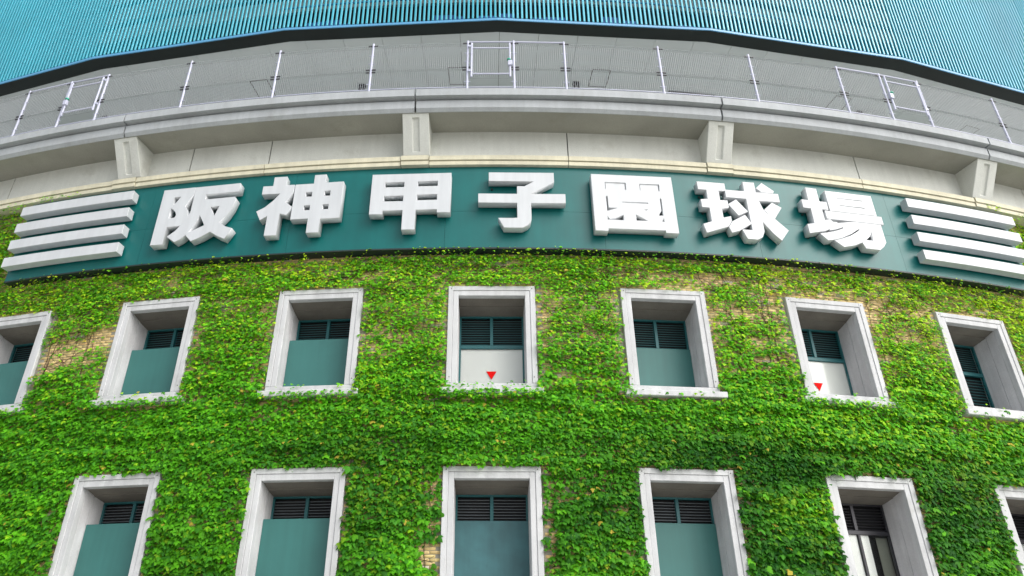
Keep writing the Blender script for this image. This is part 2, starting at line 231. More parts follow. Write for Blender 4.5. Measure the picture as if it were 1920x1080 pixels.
# --- windows
SIGN_A, SIGN_B = -.2662, .3015
def window(row, k):
    q = ROW[row]; th = wth(k); loc = P(th, RW, q['st']-.27)-BO; z0 = q['st']-.27
    Z = lambda z: z-z0
    ot, it, st, bt, lb = (Z(q[a]) for a in ('ot','it','st','bt','lb'))
    D = .83
    # surround: two flat bands with a fine step between them
    m = MB(); y1 = .16
    def ring(xo, xi, zo, zi, y0):
        m.box(-xo, -xi, y0, y1, st, zo); m.box(xi, xo, y0, y1, st, zo); m.box(-xi+.0, xi-.0, y0, y1, zi, zo)
    ring(1.0, .885, ot, ot-.115, -.012); ring(.883, .766, ot-.117, it, 0.004)
    lab = {(1,0):'window with a red triangle at its white pane, in the middle of the upper row', (1,2):'window with a small red triangle at the left of its white pane', (1,3):'window filled by louvres from top to bottom', (2,2):'window with dark bronze frame and shiny glass'}.get((row,k))
    wn = m.obj('window', M['frame'], bld, loc, th, bevel=.008, label=lab)
    b = MB()
    for x in (-.93,.93):
        for z in (ot-.07, st+.14): b.tube([(x,-.016,z),(x,-.008,z)], .014, 8)
    b.obj('bolt', M['seam'], wn)
    # lining of the recess, in two lengths with a joint between
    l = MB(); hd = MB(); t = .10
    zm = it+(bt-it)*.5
    for (ya, yb, za, zb, x) in ((.16, .415, it, zm, .766), (.427, D+.12, zm-.016, bt-.02, .760)):
        for s in (-1,1):
            a, c = sorted((s*x, s*(x+t))); l.box(a, c, ya, yb, st-.02, it+.06)
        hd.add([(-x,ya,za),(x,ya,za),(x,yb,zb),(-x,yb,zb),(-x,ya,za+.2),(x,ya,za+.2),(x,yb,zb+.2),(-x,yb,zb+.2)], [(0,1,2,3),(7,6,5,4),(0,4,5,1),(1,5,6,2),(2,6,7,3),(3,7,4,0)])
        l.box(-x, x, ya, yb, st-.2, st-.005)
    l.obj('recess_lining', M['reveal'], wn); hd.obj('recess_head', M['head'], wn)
    sl_ = MB(); sl_.box(-1.0,1.0,-.012,.16, st-.125, st-.003); sl_.box(-1.12,1.12,-.115,.10, st-.262, st-.128)
    sl_.obj('sill', M['frame'], wn, bevel=.012)
    dark = (row==2 and k>=2); fm = M['bronze'] if dark else M['teal']
    # fixed frame at the back of the recess
    f = MB(); w2 = .764; yb0, yb1 = D, D+.07
    f.box(-w2,-w2+.045,yb0,yb1,st,bt); f.box(w2-.045,w2,yb0,yb1,st,bt); f.box(-w2+.045,w2-.045,yb0,yb1,bt-.045,bt)
    f.box(-w2+.045,w2-.045,yb0-.01,yb1,lb,lb+.085)
    f.box(-.036,.036,yb0-.012,yb1,lb+.085,bt-.045)
    if dark: f.box(.0,.055,yb0-.012,yb1,st,lb)
    f.obj('louvre_frame', fm, wn, bevel=.004)
    def slats(za, zb, pitch):
        n = int((zb-za)/pitch); s_ = MB(); s_.add([(-w2+.045,-.016,-.014),(w2-.045,-.016,-.014),(w2-.045,.018,.010),(-w2+.045,.018,.010),(-w2+.045,-.018,-.006),(w2-.045,-.018,-.006),(w2-.045,.016,.016),(-w2+.045,.016,.016)],
              [(0,3,2,1),(4,5,6,7),(0,1,5,4),(1,2,6,5),(2,3,7,6),(3,0,4,7)])
        me = s_.mesh('louvre_slat')
        for i in range(n): link('louvre_slat', me, fm if row==1 else (M['greyslat'] if not dark else fm), wn, (0, D+.035, za+pitch*(i+.5)))
    full = (row==1 and k==3)
    slats(lb+.085, bt-.045, .061)
    if full: slats(st+.03, lb, .078)
    bk = MB(); bk.box(-w2,w2,D+.16,D+.2, (lb if not full else st), bt); 
    if not full: bk.box(-w2,w2,D+.085,D+.16,lb-.02,lb+.03)
    bk.obj('dark_backing', M['dark'], wn)
    # what closes the lower part
    front = (row==1 and k in (-4,-3,-2,-1)) or (row==2 and k in (-3,-2,-1))
    if front:
        zt = Z(9.245 if row==1 else 5.195); p_ = MB(); p_.box(-.758,.758,.425,.455,st-.0,zt)
        p_.obj('cover_board', M['board'], wn, bevel=.004)
    elif (row==1 and k in (1,4)) or (row==2 and k in (0,1)):
        zt = Z(9.19 if row==1 else 5.205); p_ = MB(); p_.box(-.76,.76,D-.05,D-.02,st-.0,zt)
        p_.obj('cover_board', M['boardblue'] if (row==2 and k==0) else M['board'], wn, bevel=.004)
    elif row==1 and k in (0,2):
        p_ = MB(); p_.box(-.718,.718,D+.03,D+.036,st,lb); p_.obj('pane', M['glass'], wn)
        p_ = MB(); p_.box(-.718,.718,D+.048,D+.055,st,lb+.0); p_.obj('blind', M['blind'], wn)
        xt, zt = (-.005 if k==0 else -.08), Z(8.56); p_ = MB(); p_.prism([(xt-.118,zt),(xt+.118,zt),(xt,zt-.20)], D+.022, D+.028)
        p_.obj('triangle_mark', M['red'], wn)
    elif dark:  # white and grey panels added behind the glass to imitate its reflections
        p_ = MB(); p_.box(-.718,0,D+.03,D+.036,st,lb); p_.box(.055,.718,D+.03,D+.036,st,lb); p_.obj('pane', M['glass'], wn)
        p_ = MB(); p_.box(-.75,-.005,D+.045,D+.05,st,lb+.0); p_.obj('blind', M['blind'], wn)
        p_ = MB(); p_.box(.06,.27,D+.045,D+.05,st,lb+.0); p_.obj('blind', M['blind'], wn)
        p_ = MB(); p_.box(.50,.76,D+.14,D+.15,st,lb+.02); p_.obj('inner_wall', M['greyblind'], wn)
        p_ = MB(); p_.box(.28,.52,D+.3,D+.31,st,lb+.02); p_.obj('dark_backing', M['dark'], wn)
    return wn
for row, k in WINS: window(row, k)

# --- moulding above the sign, one stone per joint
MJ = [-.46,-.376,-.3615,-.2905,-.2125,-.198,-.1225,-.0476,-.0325,.0418,.1169,.1315,.2074,.2810,.2955,.37,.46]
for a, b in zip(MJ[:-1], MJ[1:]):
    br = .012 < b-a < .017; e = .03 if br else 0
    arc('moulding_stone', M['cream'], bld, BO, [(R+.0,13.66),(R+.395+e,13.66),(R+.395+e,13.775),(R+.37+e,13.778),(R+.37+e,13.795),(R+.425+e,13.797),(R+.425+e,13.93),(R+.0,13.93)], a+.0002, b-.0002, max(2,int((b-a)/.012)))
arc('joint_backing', M['seam'], bld, BO, [(R-.1,13.68),(R+.34,13.68),(R+.34,13.9),(R-.1,13.9)], AA, AB, 60)
# --- upper wall panels
WJ = [-.46,-.37,-.2905,-.1696,-.1228,.0425,.2107,.33,.46]
for a, b in zip(WJ[:-1], WJ[1:]):
    arc('wall_panel', M['concrete'], bld, BO, [(R-.2,13.935),(R+.2,13.935),(R+.2,14.892),(R-.2,14.892)], a+.00032, b-.00032, max(3,int((b-a)/.01)))
arc('joint_backing', M['seam'], bld, BO, [(R-.4,13.935),(R+.17,13.935),(R+.17,14.9),(R-.4,14.9)], AA, AB, 60)
# --- ledge in lengths that meet over the brackets
BR = [-.0393+.163*j for j in range(-2,4)]
LJ = [AA]+BR+[AB]
for a, b in zip(LJ[:-1], LJ[1:]):
    arc('ledge', M['ledge'], bld, BO, [(R+1.03,14.845),(R+1.10,14.93),(R+1.10,15.165),(R+1.05,15.17),(R+1.05,15.225),(R+1.23,15.23),(R+1.23,15.45),(R+1.215,15.463),(R+.95,15.463),(R+.95,14.86)], a+.0005, b-.0005, max(4,int((b-a)/.008)))
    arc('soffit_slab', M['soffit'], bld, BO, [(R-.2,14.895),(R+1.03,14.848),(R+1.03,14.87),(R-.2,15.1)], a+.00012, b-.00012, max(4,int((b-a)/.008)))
arc('balcony_floor', M['concrete'], bld, BO, [(R-3.2,15.1),(R+.95,15.1),(R+.95,15.43),(R-3.2,15.43)], AA, AB, 50)
# --- brackets
def bracket():
    m = MB(); w = .335; s0 = .09
    A = (.44, 13.935); B = (1.0, 14.852)            # foot and head of the sloping face (out, z)
    def pt(x, t, ins=0): return (x, -(A[0]+(B[0]-A[0])*t)+ins*.85, A[1]+(B[1]-A[1])*t+ins*.5-13.935)
    bk = lambda x, z: (x, -.15, z-13.935)
    t0, t1 = .09, .9
    v = [pt(-w,0),pt(-s0,0),pt(s0,0),pt(w,0), pt(-w,t0),pt(-s0,t0),pt(s0,t0),pt(w,t0), pt(-w,t1),pt(-s0,t1),pt(s0,t1),pt(w,t1), pt(-w,1),pt(-s0,1),pt(s0,1),pt(w,1),
         pt(-s0+.012,t0+.012,.05),pt(s0-.012,t0+.012,.05),pt(s0-.012,t1-.012,.05),pt(-s0+.012,t1-.012,.05),
         bk(-w,13.935),bk(w,13.935),bk(w,14.885),bk(-w,14.885)]
    f = [(0,1,5,4),(1,2,6,5),(2,3,7,6),(4,5,9,8),(6,7,11,10),(8,9,13,12),(9,10,14,13),(10,11,15,14),(5,6,17,16),(6,10,18,17),(10,9,19,18),(9,5,16,19),(16,17,18,19),
         (0,4,8,12,23,20),(3,21,22,15,11,7),(12,13,14,15,22,23),(0,20,21,3,2,1)]
    m.add(v, f); return m.mesh('bracket', bevel=.01)
bme = bracket()
for t in BR: link('bracket', bme, M['concrete'], bld, P(t, R, 13.935)-BO, t)
# --- ceiling under the upper stand, with seams and access hatches
CJ = list(np.arange(-.4585,.47,.0232))
for a, b in zip(CJ[:-1], CJ[1:]):
    arc('ceiling_board', M['ceiling'], bld, BO, [(R-3.2,18.135),(R+.70,18.135),(R+.70,18.2),(R-3.2,18.2)], a+.00012, b-.00012, 3)
arc('back_wall', M['ceiling'], bld, BO, [(R-3.2,15.43),(R-3.0,15.43),(R-3.0,18.13),(R-3.2,18.13)], AA, AB, 40)
for t in (-.1507,-.0208,.0710,.2366,.3420):
    h = MB(); a, b = t-.006, t+.006
    for (ra, rb, ta, tb) in ((R-.72,R-.70,a,b),(R-1.42,R-1.40,a,b),(R-1.40,R-.72,a,a+.0005),(R-1.40,R-.72,b-.0005,b)):
        h.sweep([(ra,18.128),(rb,18.128),(rb,18.134),(ra,18.134)], ta, tb, 2, P(t,R-1.4,18.128))
    h.obj('access_hatch', M['seam'], bld, P(t,R-1.4,18.128)-BO)
# --- inner structure seen between the slats
arc('upper_floor', M['beam'], bld, BO, [(R-3.2,18.22),(R+.6,18.22),(R+.6,18.3),(R-3.2,18.3)], AA, AB, 50)
arc('dark_recess', M['dark'], bld, BO, [(R-.9,18.3),(R-.6,18.3),(R-.6,26.8),(R-.9,26.8)], AA, AB, 50)
for j, (za, zb) in enumerate(((19.72,20.28),(20.55,21.25),(21.5,22.3),(22.55,23.4),(23.6,24.6),(24.8,26.6))):
    arc('concrete_band', M['band'], bld, BO, [(R+.22,za),(R+.30,za+.02),(R+.30,zb),(R+.22,zb)], AA, AB, 60)
arc('inner_rail', M['lip'], bld, BO, [(R+.52,19.62),(R+.56,19.62),(R+.56,19.66),(R+.52,19.66)], -.13, .20, 30)
x = -.125
while x < .135:
    wd = random.choice((.006,.009,.012)); h = random.uniform(18.9,19.28) if random.random()<.8 else 18.6
    arc('inner_panel', M['bluepanel'], bld, BO, [(R+.25,18.31),(R+.30,18.31),(R+.30,h),(R+.25,h)], x, x+wd, 2); x += wd+random.choice((.0006,.0015,.003))
# --- brick facing
PITCH, H, TW, TH_ = .237, .070, .227, .060
def nz(x, z, seed, sx, sz):      # cheap smooth value noise
    x = x/sx; z = z/sz; r_ = np.random.default_rng(seed).random((64,64)); xi = np.floor(x).astype(int); zi = np.floor(z).astype(int); fx = x-xi; fz = z-zi
    fx = fx*fx*(3-2*fx); fz = fz*fz*(3-2*fz); g_ = lambda a,b: r_[a%64,b%64]
    return (g_(xi,zi)*(1-fx)+g_(xi+1,zi)*fx)*(1-fz)+(g_(xi,zi+1)*(1-fx)+g_(xi+1,zi+1)*fx)*fz
# bare patches of the ivy: (angle, z, half width in angle, half height, strength)
PATCH = [(-.209,9.30,.016,.62,1.0),(-.194,9.42,.010,.22,1.0),(-.224,8.9,.010,.5,.9),(-.231,9.95,.014,.15,.5),(.134,9.96,.024,.35,.8),(.138,9.1,.010,.6,.55),(.128,8.6,.006,.6,.7),(.213,9.6,.012,.22,.95),(.198,10.2,.02,.35,.7),
         (-.026,4.4,.006,.25,.95),(-.019,4.2,.004,.3,.9),(-.038,9.2,.014,.3,.5),(-.045,8.8,.012,.3,.55),(.025,9.9,.003,.8,.9),(.0265,8.7,.003,.8,.7),(.108,9.0,.0035,1.0,.8),(.06,8.7,.006,.5,.3),(.105,5.0,.0035,1.2,.8),(-.063,5.2,.003,1.2,.7),(.0255,5.0,.003,1.3,.8),(-.025,5.3,.003,1.2,.7),(-.11,5.2,.003,1.0,.5),(-.148,5.2,.003,1.2,.6),
         (-.05,10.75,.03,.16,.5),(.02,10.8,.03,.2,.4),(.09,10.7,.05,.25,.5),(.16,10.4,.03,.3,.5),(.24,10.3,.03,.3,.4),(.25,8.6,.02,.3,.5),(-.24,10.2,.02,.2,.3),(-.3,12.6,.02,.6,.35),(.13,4.4,.008,.15,.7),(-.135,8.3,.02,.2,.3)]
def cover(th, z):                # share of the wall that ivy covers, 0..1
    th = np.asarray(th, float); z = np.asarray(z, float); s = th*R
    c = 1.02 + .05 + .10*np.clip((z-7.5)/1.0,0,1) - .06*np.clip((z-7.9)/1.5,0,1) - .16*np.clip((th-.03)/.12,0,1)*np.clip((z-8.4)/1.2,0,1) - .08*np.clip((z-9.8)/.8,0,1)
    hi = np.clip((z-6)/2.5,.35,1); zw = z+.08*nz(s,z,8,1.5,3); c -= .38*(nz(s+50,z,3,1.0,.34)-.5)*hi + .75*(nz(s+90,zw,4,.8,.115)-.5)*hi + .2*(nz(s+20,zw,5,.3,.07)-.5)*hi
    for (a,b,wa,wb_,st) in PATCH: c -= st*(.8 if a > .1 else 1)*np.clip(1.35-np.hypot((th-a)/wa,(z-b)/wb_),0,1)
    c += .25*np.exp(-((z-7.45)/.35)**2)
    return np.clip(c,0,1)
def free(th, z, mg=0.0):         # True where the wall is brick, not window or sign
    ok = np.ones(np.shape(th), bool)
    for row, k in WINS:
        q = ROW[row]; ok &= ~((np.abs(th-wth(k))*R < 1.0+mg) & (z < q['ot']+mg) & (z > q['st']-.13-mg))
        ok &= ~((np.abs(th-wth(k))*R < 1.1+mg) & (z < q['st']-.12+mg) & (z > q['st']-.25-mg))
    ok &= ~((z > 11.24-mg) & (th > SIGN_A-mg/R) & (th < SIGN_B+mg/R)); ok &= z < 13.64
    return ok
rows = int(13.6/H); tiles = []
for j in range(rows):
    t = np.arange(AA+.002, AB-.006, PITCH/R) + (.5*PITCH/R if j%2 else 0); z = np.full_like(t, .01+j*H)
    half = TW/2/R; keep = free(t-half*.55, z+.03, .0) & free(t+half*.55, z+.03, .0) & free(t, z+.03, 0)
    tiles.append(np.stack([t[keep], z[keep]], 1))
tiles = np.concatenate(tiles); tt, tz = tiles[:,0], tiles[:,1]
cv = cover(tt, tz); vis = (np.abs(tt-.013) < .255+.0*tz) & (tz > 4.25) & (tz < 10.9)
order = np.argsort(np.where(vis, cv, 9)); sing = order[:300]; rest = order[300:]
def tile_tone(n):
    base = np.array([.60,.445,.20]); k = rng.normal(1,.10,(n,1)); c = base*k*(1+rng.normal(0,.03,(n,3)))
    g_ = rng.random(n) < .10; c[g_] = np.array([.40,.36,.27])*rng.normal(1,.08,(g_.sum(),1)); return np.clip(c,.02,.9)
def tile_box(dx, dz, dy): return np.array([(-dx,0,0),(dx,0,0),(dx,0,dz),(-dx,0,dz),(-dx+.004,-dy,.004),(dx-.004,-dy,.004),(dx-.004,-dy,dz-.004),(-dx+.004,-dy,dz-.004)])
TF = [(4,5,6,7),(0,1,5,4),(1,2,6,5),(2,3,7,6),(3,0,4,7)]
def np_mesh(name, V, F, tones, m):    # V (n,k,3), F list of faces, tones (n,3)
    n, k = V.shape[:2]; me = bpy.data.meshes.new(name); ls = [len(f) for f in F]; base = np.concatenate([np.array(f) for f in F])
    idx = (base[None,:] + (np.arange(n)*k)[:,None]).ravel(); lt = np.tile(ls, n)
    me.vertices.add(n*k); me.vertices.foreach_set('co', V.reshape(-1)); me.loops.add(len(idx)); me.loops.foreach_set('vertex_index', idx.astype(np.int32))
    me.polygons.add(len(lt)); st = np.zeros(len(lt), np.int32); st[1:] = np.cumsum(lt)[:-1]
    me.polygons.foreach_set('loop_start', st); me.update(calc_edges=True); me.validate()
    if tones is not None:
        a = me.color_attributes.new('tone','FLOAT_COLOR','POINT'); c = np.ones((n,k,4), np.float32); c[:,:,:3] = tones[:,None,:]; a.data.foreach_set('color', c.reshape(-1))
    me.materials.append(m); return me
tb = tile_box(TW/2, TH_, .009)
def place_tiles(idx):
    t, z = tt[idx], tz[idx]; n = len(idx); c, s = np.cos(t), np.sin(t); dep = rng.normal(0,.0012,n)
    x, y, zz = tb[None,:,0], tb[None,:,1]+dep[:,None], tb[None,:,2]
    return np.stack([R*s[:,None]+x*c[:,None]-y*s[:,None]-BO.x, -R*c[:,None]+x*s[:,None]+y*c[:,None]-BO.y, z[:,None]+zz+0*x], 2)
link('brick_facing', np_mesh('brick_facing', place_tiles(rest), TF, tile_tone(len(rest)), M['tile']), None, bld, kind='stuff')
tv = [np_mesh('brick', tb[None].astype(float), TF, tile_tone(1), M['tile']) for _ in range(14)]
for i in sing: link('brick', random.choice(tv), None, bld, P(tt[i], R+random.gauss(0,.0012), tz[i])-BO, tt[i])

# ================================================================ the sign
SO = P(0, R+.1, 11.24)
sign = thing('sign_board', 'long curved teal sign board with white raised characters and four white bars at each end', 'sign', SO)
SJ = np.linspace(SIGN_A, SIGN_B, 8)
for a, b in zip(SJ[:-1], SJ[1:]):
    for za, zb in ((11.262,12.30),(12.305,13.652)): arc('sign_panel', M['sign'], sign, SO, [(R+.262,za),(R+.296,za),(R+.296,zb),(R+.262,zb)], a+.00005, b-.00005, 12, smooth=False)
arc('back_box', M['signedge'], sign, SO, [(R+.02,11.225),(R+.255,11.225),(R+.255,13.65),(R+.02,13.65)], SIGN_A, SIGN_B, 60)
arc('bottom_trim', M['signedge'], sign, SO, [(R+.256,11.222),(R+.306,11.222),(R+.306,11.259),(R+.256,11.259)], SIGN_A, SIGN_B, 60)
def polys_mesh(name, comps, y_front, thick):
    bmx = bmesh.new()
    for ci, loops in enumerate(comps):
        cu = bpy.data.curves.new('outline', 'CURVE'); cu.dimensions = '2D'; cu.fill_mode = 'BOTH'; cu.extrude = thick/2-.006-ci*.0015; cu.bevel_depth = .006; cu.bevel_resolution = 0; cu.offset = -.006
        for L in loops:
            s = cu.splines.new('POLY'); s.points.add(len(L)-1); s.use_cyclic_u = True
            for p, (x, z) in zip(s.points, L): p.co = (x, z, 0, 1)
        ob = bpy.data.objects.new('outline', cu); C.objects.link(ob); dg = bpy.context.evaluated_depsgraph_get()
        me = bpy.data.meshes.new_from_object(ob.evaluated_get(dg)); k0 = len(bmx.verts); bmx.from_mesh(me)
        bmx.verts.ensure_lookup_table()
        for v in bmx.verts[k0:]: x, z, d = v.co; v.co = (x, y_front+thick/2-d, z)
        bpy.data.objects.remove(ob); bpy.data.curves.remove(cu); bpy.data.meshes.remove(me)
    bmesh.ops.remove_doubles(bmx, verts=bmx.verts, dist=1e-5); bmesh.ops.recalc_face_normals(bmx, faces=bmx.faces)
    me = bpy.data.meshes.new(name); bmx.to_mesh(me); bmx.free(); return me
for ch, (th, comps) in LETTERS.items():
    z0 = 11.55; cc = [[[(x, z-z0) for x, z in L] for L in c] for c in comps]
    loc = P(th, R+.296, z0); me = polys_mesh('letter', cc, -.27, .225)
    o = link('letter', me, M['white'], sign, loc-SO, th, label='raised white character '+ch)
    if ch == '園':
        for L in cc[0][1:3]+cc[0][5:6]:
            xs = [p_[0] for p_ in L]; zs = [p_[1] for p_ in L]; ip = MB(); ip.box(min(xs)+.02, max(xs)-.02, -.245, -.20, min(zs)-.03, max(zs)+.03); ip.obj('inset_panel', M['white'], o)
    lg = MB()                                   # short spacers that carry the character off the board
    for c in cc[:1]:
        for x, z in c[0][::4]: lg.box(x*.9-.02, x*.9+.02, -.05, 0.0, z*.9+.05, z*.9+.09)
    lg.obj('spacer', M['signedge'], o)
for a, b in ((-.2655,-.1945),(.229,.3005)):
    for zt in (13.39,12.865,12.34,11.81):
        arc('stripe_bar', M['white'], sign, SO, [(R+.341,zt-.278),(R+.566,zt-.278),(R+.566,zt),(R+.341,zt)], a, b, 8, bevel=.006)
        sp = MB()
        for t in (a+.006, (a+b)/2, b-.006): sp.sweep([(R+.29,zt-.2),(R+.342,zt-.2),(R+.342,zt-.1),(R+.29,zt-.1)], t-.0006, t+.0006, 1, SO)
        sp.obj('spacer', M['signedge'], sign)

# ================================================================ the balcony fence
RF = R+1.131; ZF = 15.463; FO = P(0, RF, ZF); FH = 1.77
fence = thing('balcony_fence', 'white post and wire mesh fence with three gates along the balcony ledge', 'fence', FO)
PT = [-.4406,-.3876,-.3345,-.2794,-.2494,-.2243,-.1712,-.1181,-.0648,-.0122,.0130,.0408,.0934,.1460,.1996,.2270,.2525,.3066,.3597,.4128]
pm = MB(); pm.tube([(0,0,0),(0,0,FH)], .032, 10); pm.box(-.06,.06,-.05,.05,0,.012); pme = pm.mesh('post'); 
cm = MB(); cm.tube([(.03,-.01,0),(.085,-.01,0)], .013, 6); cme = cm.mesh('clip')
dm = MB(); dm.box(.03,.13,-.035,.0,0,.022); dme = dm.mesh('bracket_clip')
GATES = {-.2494:(-.2243,-1), -.0122:(.0130,1), .2270:(.2525,-1)}
for t in PT:
    po = link('post', pme, M['post'], fence, P(t, RF, ZF)-FO, t)
    for z in (1.02,1.32,.3):
        for s in (0,math.pi): link('clip', cme, M['post'], po, (0,-.02 if s else 0,z), s)
    for z in (.70,.79,1.66):
        for s in (0,math.pi): link('bracket_clip', dme, M['clip'], po, (0,-.035 if s else 0,z), s)
arc('base_rail', M['post'], fence, FO, [(RF-.012,ZF+.105),(RF+.012,ZF+.105),(RF+.012,ZF+.122),(RF-.012,ZF+.122)], -.45, .42, 90)
for a, b in ((-.2794,-.2494),(-.2494,-.2243),(-.0122,.0130),(.0130,.0408),(.1996,.2270),(.2270,.2525)):
    m = MB(); o0 = P(a,RF,ZF+FH-.03); m.tube([P(a,RF,ZF+FH-.03)-o0, P(b,RF,ZF+FH-.03)-o0], .022, 8); m.obj('top_rail', M['post'], fence, o0-FO)
def wires(a, b, z0=.05, z1=1.70):
    m = MB(); n = max(3, int((b-a)*RF/.052)); o0 = P((a+b)/2, RF, ZF)
    prof = [(0,z0),(0,.70),(.035,.745),(0,.79),(0,1.60),(.035,1.65),(0,1.70)]
    prof = [q for q in prof if z0 <= q[1] <= z1]
    for i in range(n):
        t = a+(b-a)*(i+.5)/n; m.tube([P(t, RF+d, ZF+z)-o0 for d, z in prof], .0066, 4)
    for z in (z0+.01,1.60,z1-.005):
        if z0 <= z <= z1: m.tube([P(t_, RF-.004, ZF+z)-o0 for t_ in (a,(a+b)/2,b)], .005, 4)
    return m, o0
for a, b in zip(PT[:-1], PT[1:]):
    if any(abs(a-g_) < 1e-6 for g_ in GATES): continue
    m, o0 = wires(a+.001, b-.001); m.obj('mesh_panel', M['wire'], fence, o0-FO)
for a, (b, side) in GATES.items():
    m, o0 = wires(a+.001, b-.001, .05, .44); m.obj('mesh_panel', M['wire'], fence, o0-FO)
    c = (a+b)/2; o0 = P(c, RF+.02, ZF); hw = (b-a)*RF/2-.105
    gm = MB()
    for s in (-1,1): gm.tube([(s*hw,-.03,.42),(s*hw,-.03,1.64)], .027, 10)
    for z in (.53,1.46): gm.tube([(-hw,-.03,z),(hw,-.03,z)], .022, 8)
    gt = gm.obj('gate', M['post'], fence, o0-FO, c, smooth=False)
    wm = MB(); n = int(2*hw/.052)
    for i in range(1, n): x_ = -hw+2*hw*i/n; wm.tube([(x_,-.02,.44),(x_,-.055,.49),(x_,-.02,.55),(x_,-.02,1.5),(x_,-.055,1.55),(x_,-.02,1.6)], .0066, 4)
    wm.obj('mesh_infill', M['wire'], gt)
    lk = MB(); xs = side*hw; lk.box(xs-.06,xs+.06,-.09,.0,.80,.98); lk.obj('lock_box', M['post'], gt, bevel=.012)
    gc = MB(); gc.tube([(xs-side*.03,-.06,.985),(xs-side*.03,-.06,1.02),(xs-side*.03,-.06,1.05)], [.055,.05,.022], 12); gc.obj('lock_cap', M['green'], gt, smooth=True)
    hg = MB(); hs_ = -side*hw
    for z in (.62,1.5): hg.box(min(hs_,-side*(hw+.09)),max(hs_,-side*(hw+.09)),-.05,-.01,z,z+.05)
    hg.obj('hinge', M['post'], gt)

# ================================================================ the louvre screen
VT = [.0043+.1231*j for j in range(-4,5)]; RL = R+1.06; ZL = 18.10; TILT = math.tan(math.radians(2.0))
LO = P(.0043, RL, ZL)
scr = thing('louvre_screen', 'tall faceted screen of sky blue upright slats with dark underside above the balcony', 'screen', LO)
smb = MB(); smb.add([(-.028,-.02,0),(.028,-.02,0),(.028,.035,0),(-.028,.035,0),(-.028,-.02-8.6*TILT,8.6),(.028,-.02-8.6*TILT,8.6),(.028,.035-8.6*TILT,8.6),(-.028,.035-8.6*TILT,8.6)], [(0,3,2,1),(4,5,6,7),(0,1,5,4),(1,2,6,5),(2,3,7,6),(3,0,4,7)])
sme = smb.mesh('slat', bevel=.008); extra = MB(); cnt = 0; slots = []
for a, b in zip(VT[:-1], VT[1:]):
    pa, pb = P(a,RL,ZL), P(b,RL,ZL); L = (pb-pa).length; ns = round(L/.1229); ang = math.atan2(pb.y-pa.y, pb.x-pa.x)
    for i in range(ns):
        p = pa.lerp(pb, (i+.5)/ns); slots.append((abs(math.atan2(p.x,-p.y)-.021), p, ang))
    # beam under this facet
    d = (pb-pa).normalized(); n_ = Vector((-d.y, d.x, 0)); m = MB()
    def q(p, out, z): r_ = p.copy(); u = Vector((p.x,p.y,0)).normalized(); return u*((Vector((p.x,p.y,0))).length+out) + Vector((0,0,z))
    o0 = pa.lerp(pb,.5)
    pts = [q(pa,0.0,ZL),q(pb,0.0,ZL),q(pb,-.40,ZL),q(pa,-.40,ZL),q(pa,0.0,ZL+.10),q(pb,0.0,ZL+.10),q(pb,-.40,ZL+.16),q(pa,-.40,ZL+.16)]
    m.add([x-o0 for x in pts], [(0,3,2,1),(4,5,6,7),(0,1,5,4),(1,2,6,5),(2,3,7,6),(3,0,4,7)]); m.obj('bottom_beam', M['beam'], scr, o0-LO)
    m = MB(); pts = [q(pa,.004,ZL+.004),q(pb,.004,ZL+.004),q(pb,.034,ZL+.004),q(pa,.034,ZL+.004),q(pa,.004,ZL+.08),q(pb,.004,ZL+.08),q(pb,.034,ZL+.08),q(pa,.034,ZL+.08)]
    m.add([x-o0 for x in pts], [(0,3,2,1),(4,5,6,7),(0,1,5,4),(1,2,6,5),(2,3,7,6),(3,0,4,7)]); m.obj('edge_trim', M['lip'], scr, o0-LO)
    for zz in (3.0, 5.6, 8.2):
        m = MB(); out = zz*TILT-.14; pts = [q(pa,out,ZL+zz),q(pb,out,ZL+zz)]; m.tube([x-o0 for x in pts], .04, 6); m.obj('cross_rail', M['slat'], scr, o0-LO)
slots.sort(key=lambda s: s[0])
for i, (_, p, ang) in enumerate(slots):
    lo_ = p-LO+Vector((0,0,.118))
    if i < 296: link('slat', sme, M['slat'], scr, lo_, ang)
    else:
        Mx = Matrix.Translation(lo_) @ Matrix.Rotation(ang,4,'Z'); extra.add([Mx @ Vector(v) for v in smb.v], smb.f)
extra.obj('slat_row', M['slat'], scr, kind='stuff')

# ================================================================ small things on the ceiling
LAMP = [(-.2703,'small dark lamp on the ceiling near the left gate'),(-.0845,'small dark lamp on the ceiling left of the middle gate'),(.0565,'small dark lamp on the ceiling right of the middle gate'),(.2556,'small dark lamp on the ceiling beside the right gate')]
for i, (t, lab) in enumerate(LAMP):
    rr = R-1.2 if abs(t) > .2 else R-1.3
    z0 = 18.135; lt = thing('ceiling_lamp', lab, 'lamp', P(t, rr, z0), 'small lamps under the ceiling', t)
    m = MB(); m.box(-.10,.10,-.07,.07,-.03,0); m.obj('mount', M['clip'], lt)
    for s in (-.06,.06):
        m = MB(); m.tube([(s,0,-.03),(s,-.01,-.09),(s,-.03,-.17)], [.03,.045,.05], 10); m.obj('lamp_head', M['clip'], lt)
gr = thing('ceiling_grille', 'long dark ventilation grille set in the grey ceiling right of centre', 'grille', P(.135, R-1.42, 18.10))
arc('grille_frame', M['clip'], gr, P(.135, R-1.42, 18.10), [(R-1.47,18.115),(R-1.37,18.115),(R-1.37,18.134),(R-1.47,18.134)], .119, .151, 12)
for i in range(24):
    t = .120+.0013*i; arc('louvre_slat', M['dark'], gr, P(.135, R-1.42, 18.10), [(R-1.455,18.06),(R-1.385,18.06),(R-1.385,18.114),(R-1.455,18.114)], t, t+.0008, 1)

# ================================================================ the ivy
IO = P(0, R+.05, 2.0)
ivy = thing('climbing_ivy', 'bright green ivy climbing over the curved brick wall around the windows', 'ivy', IO)
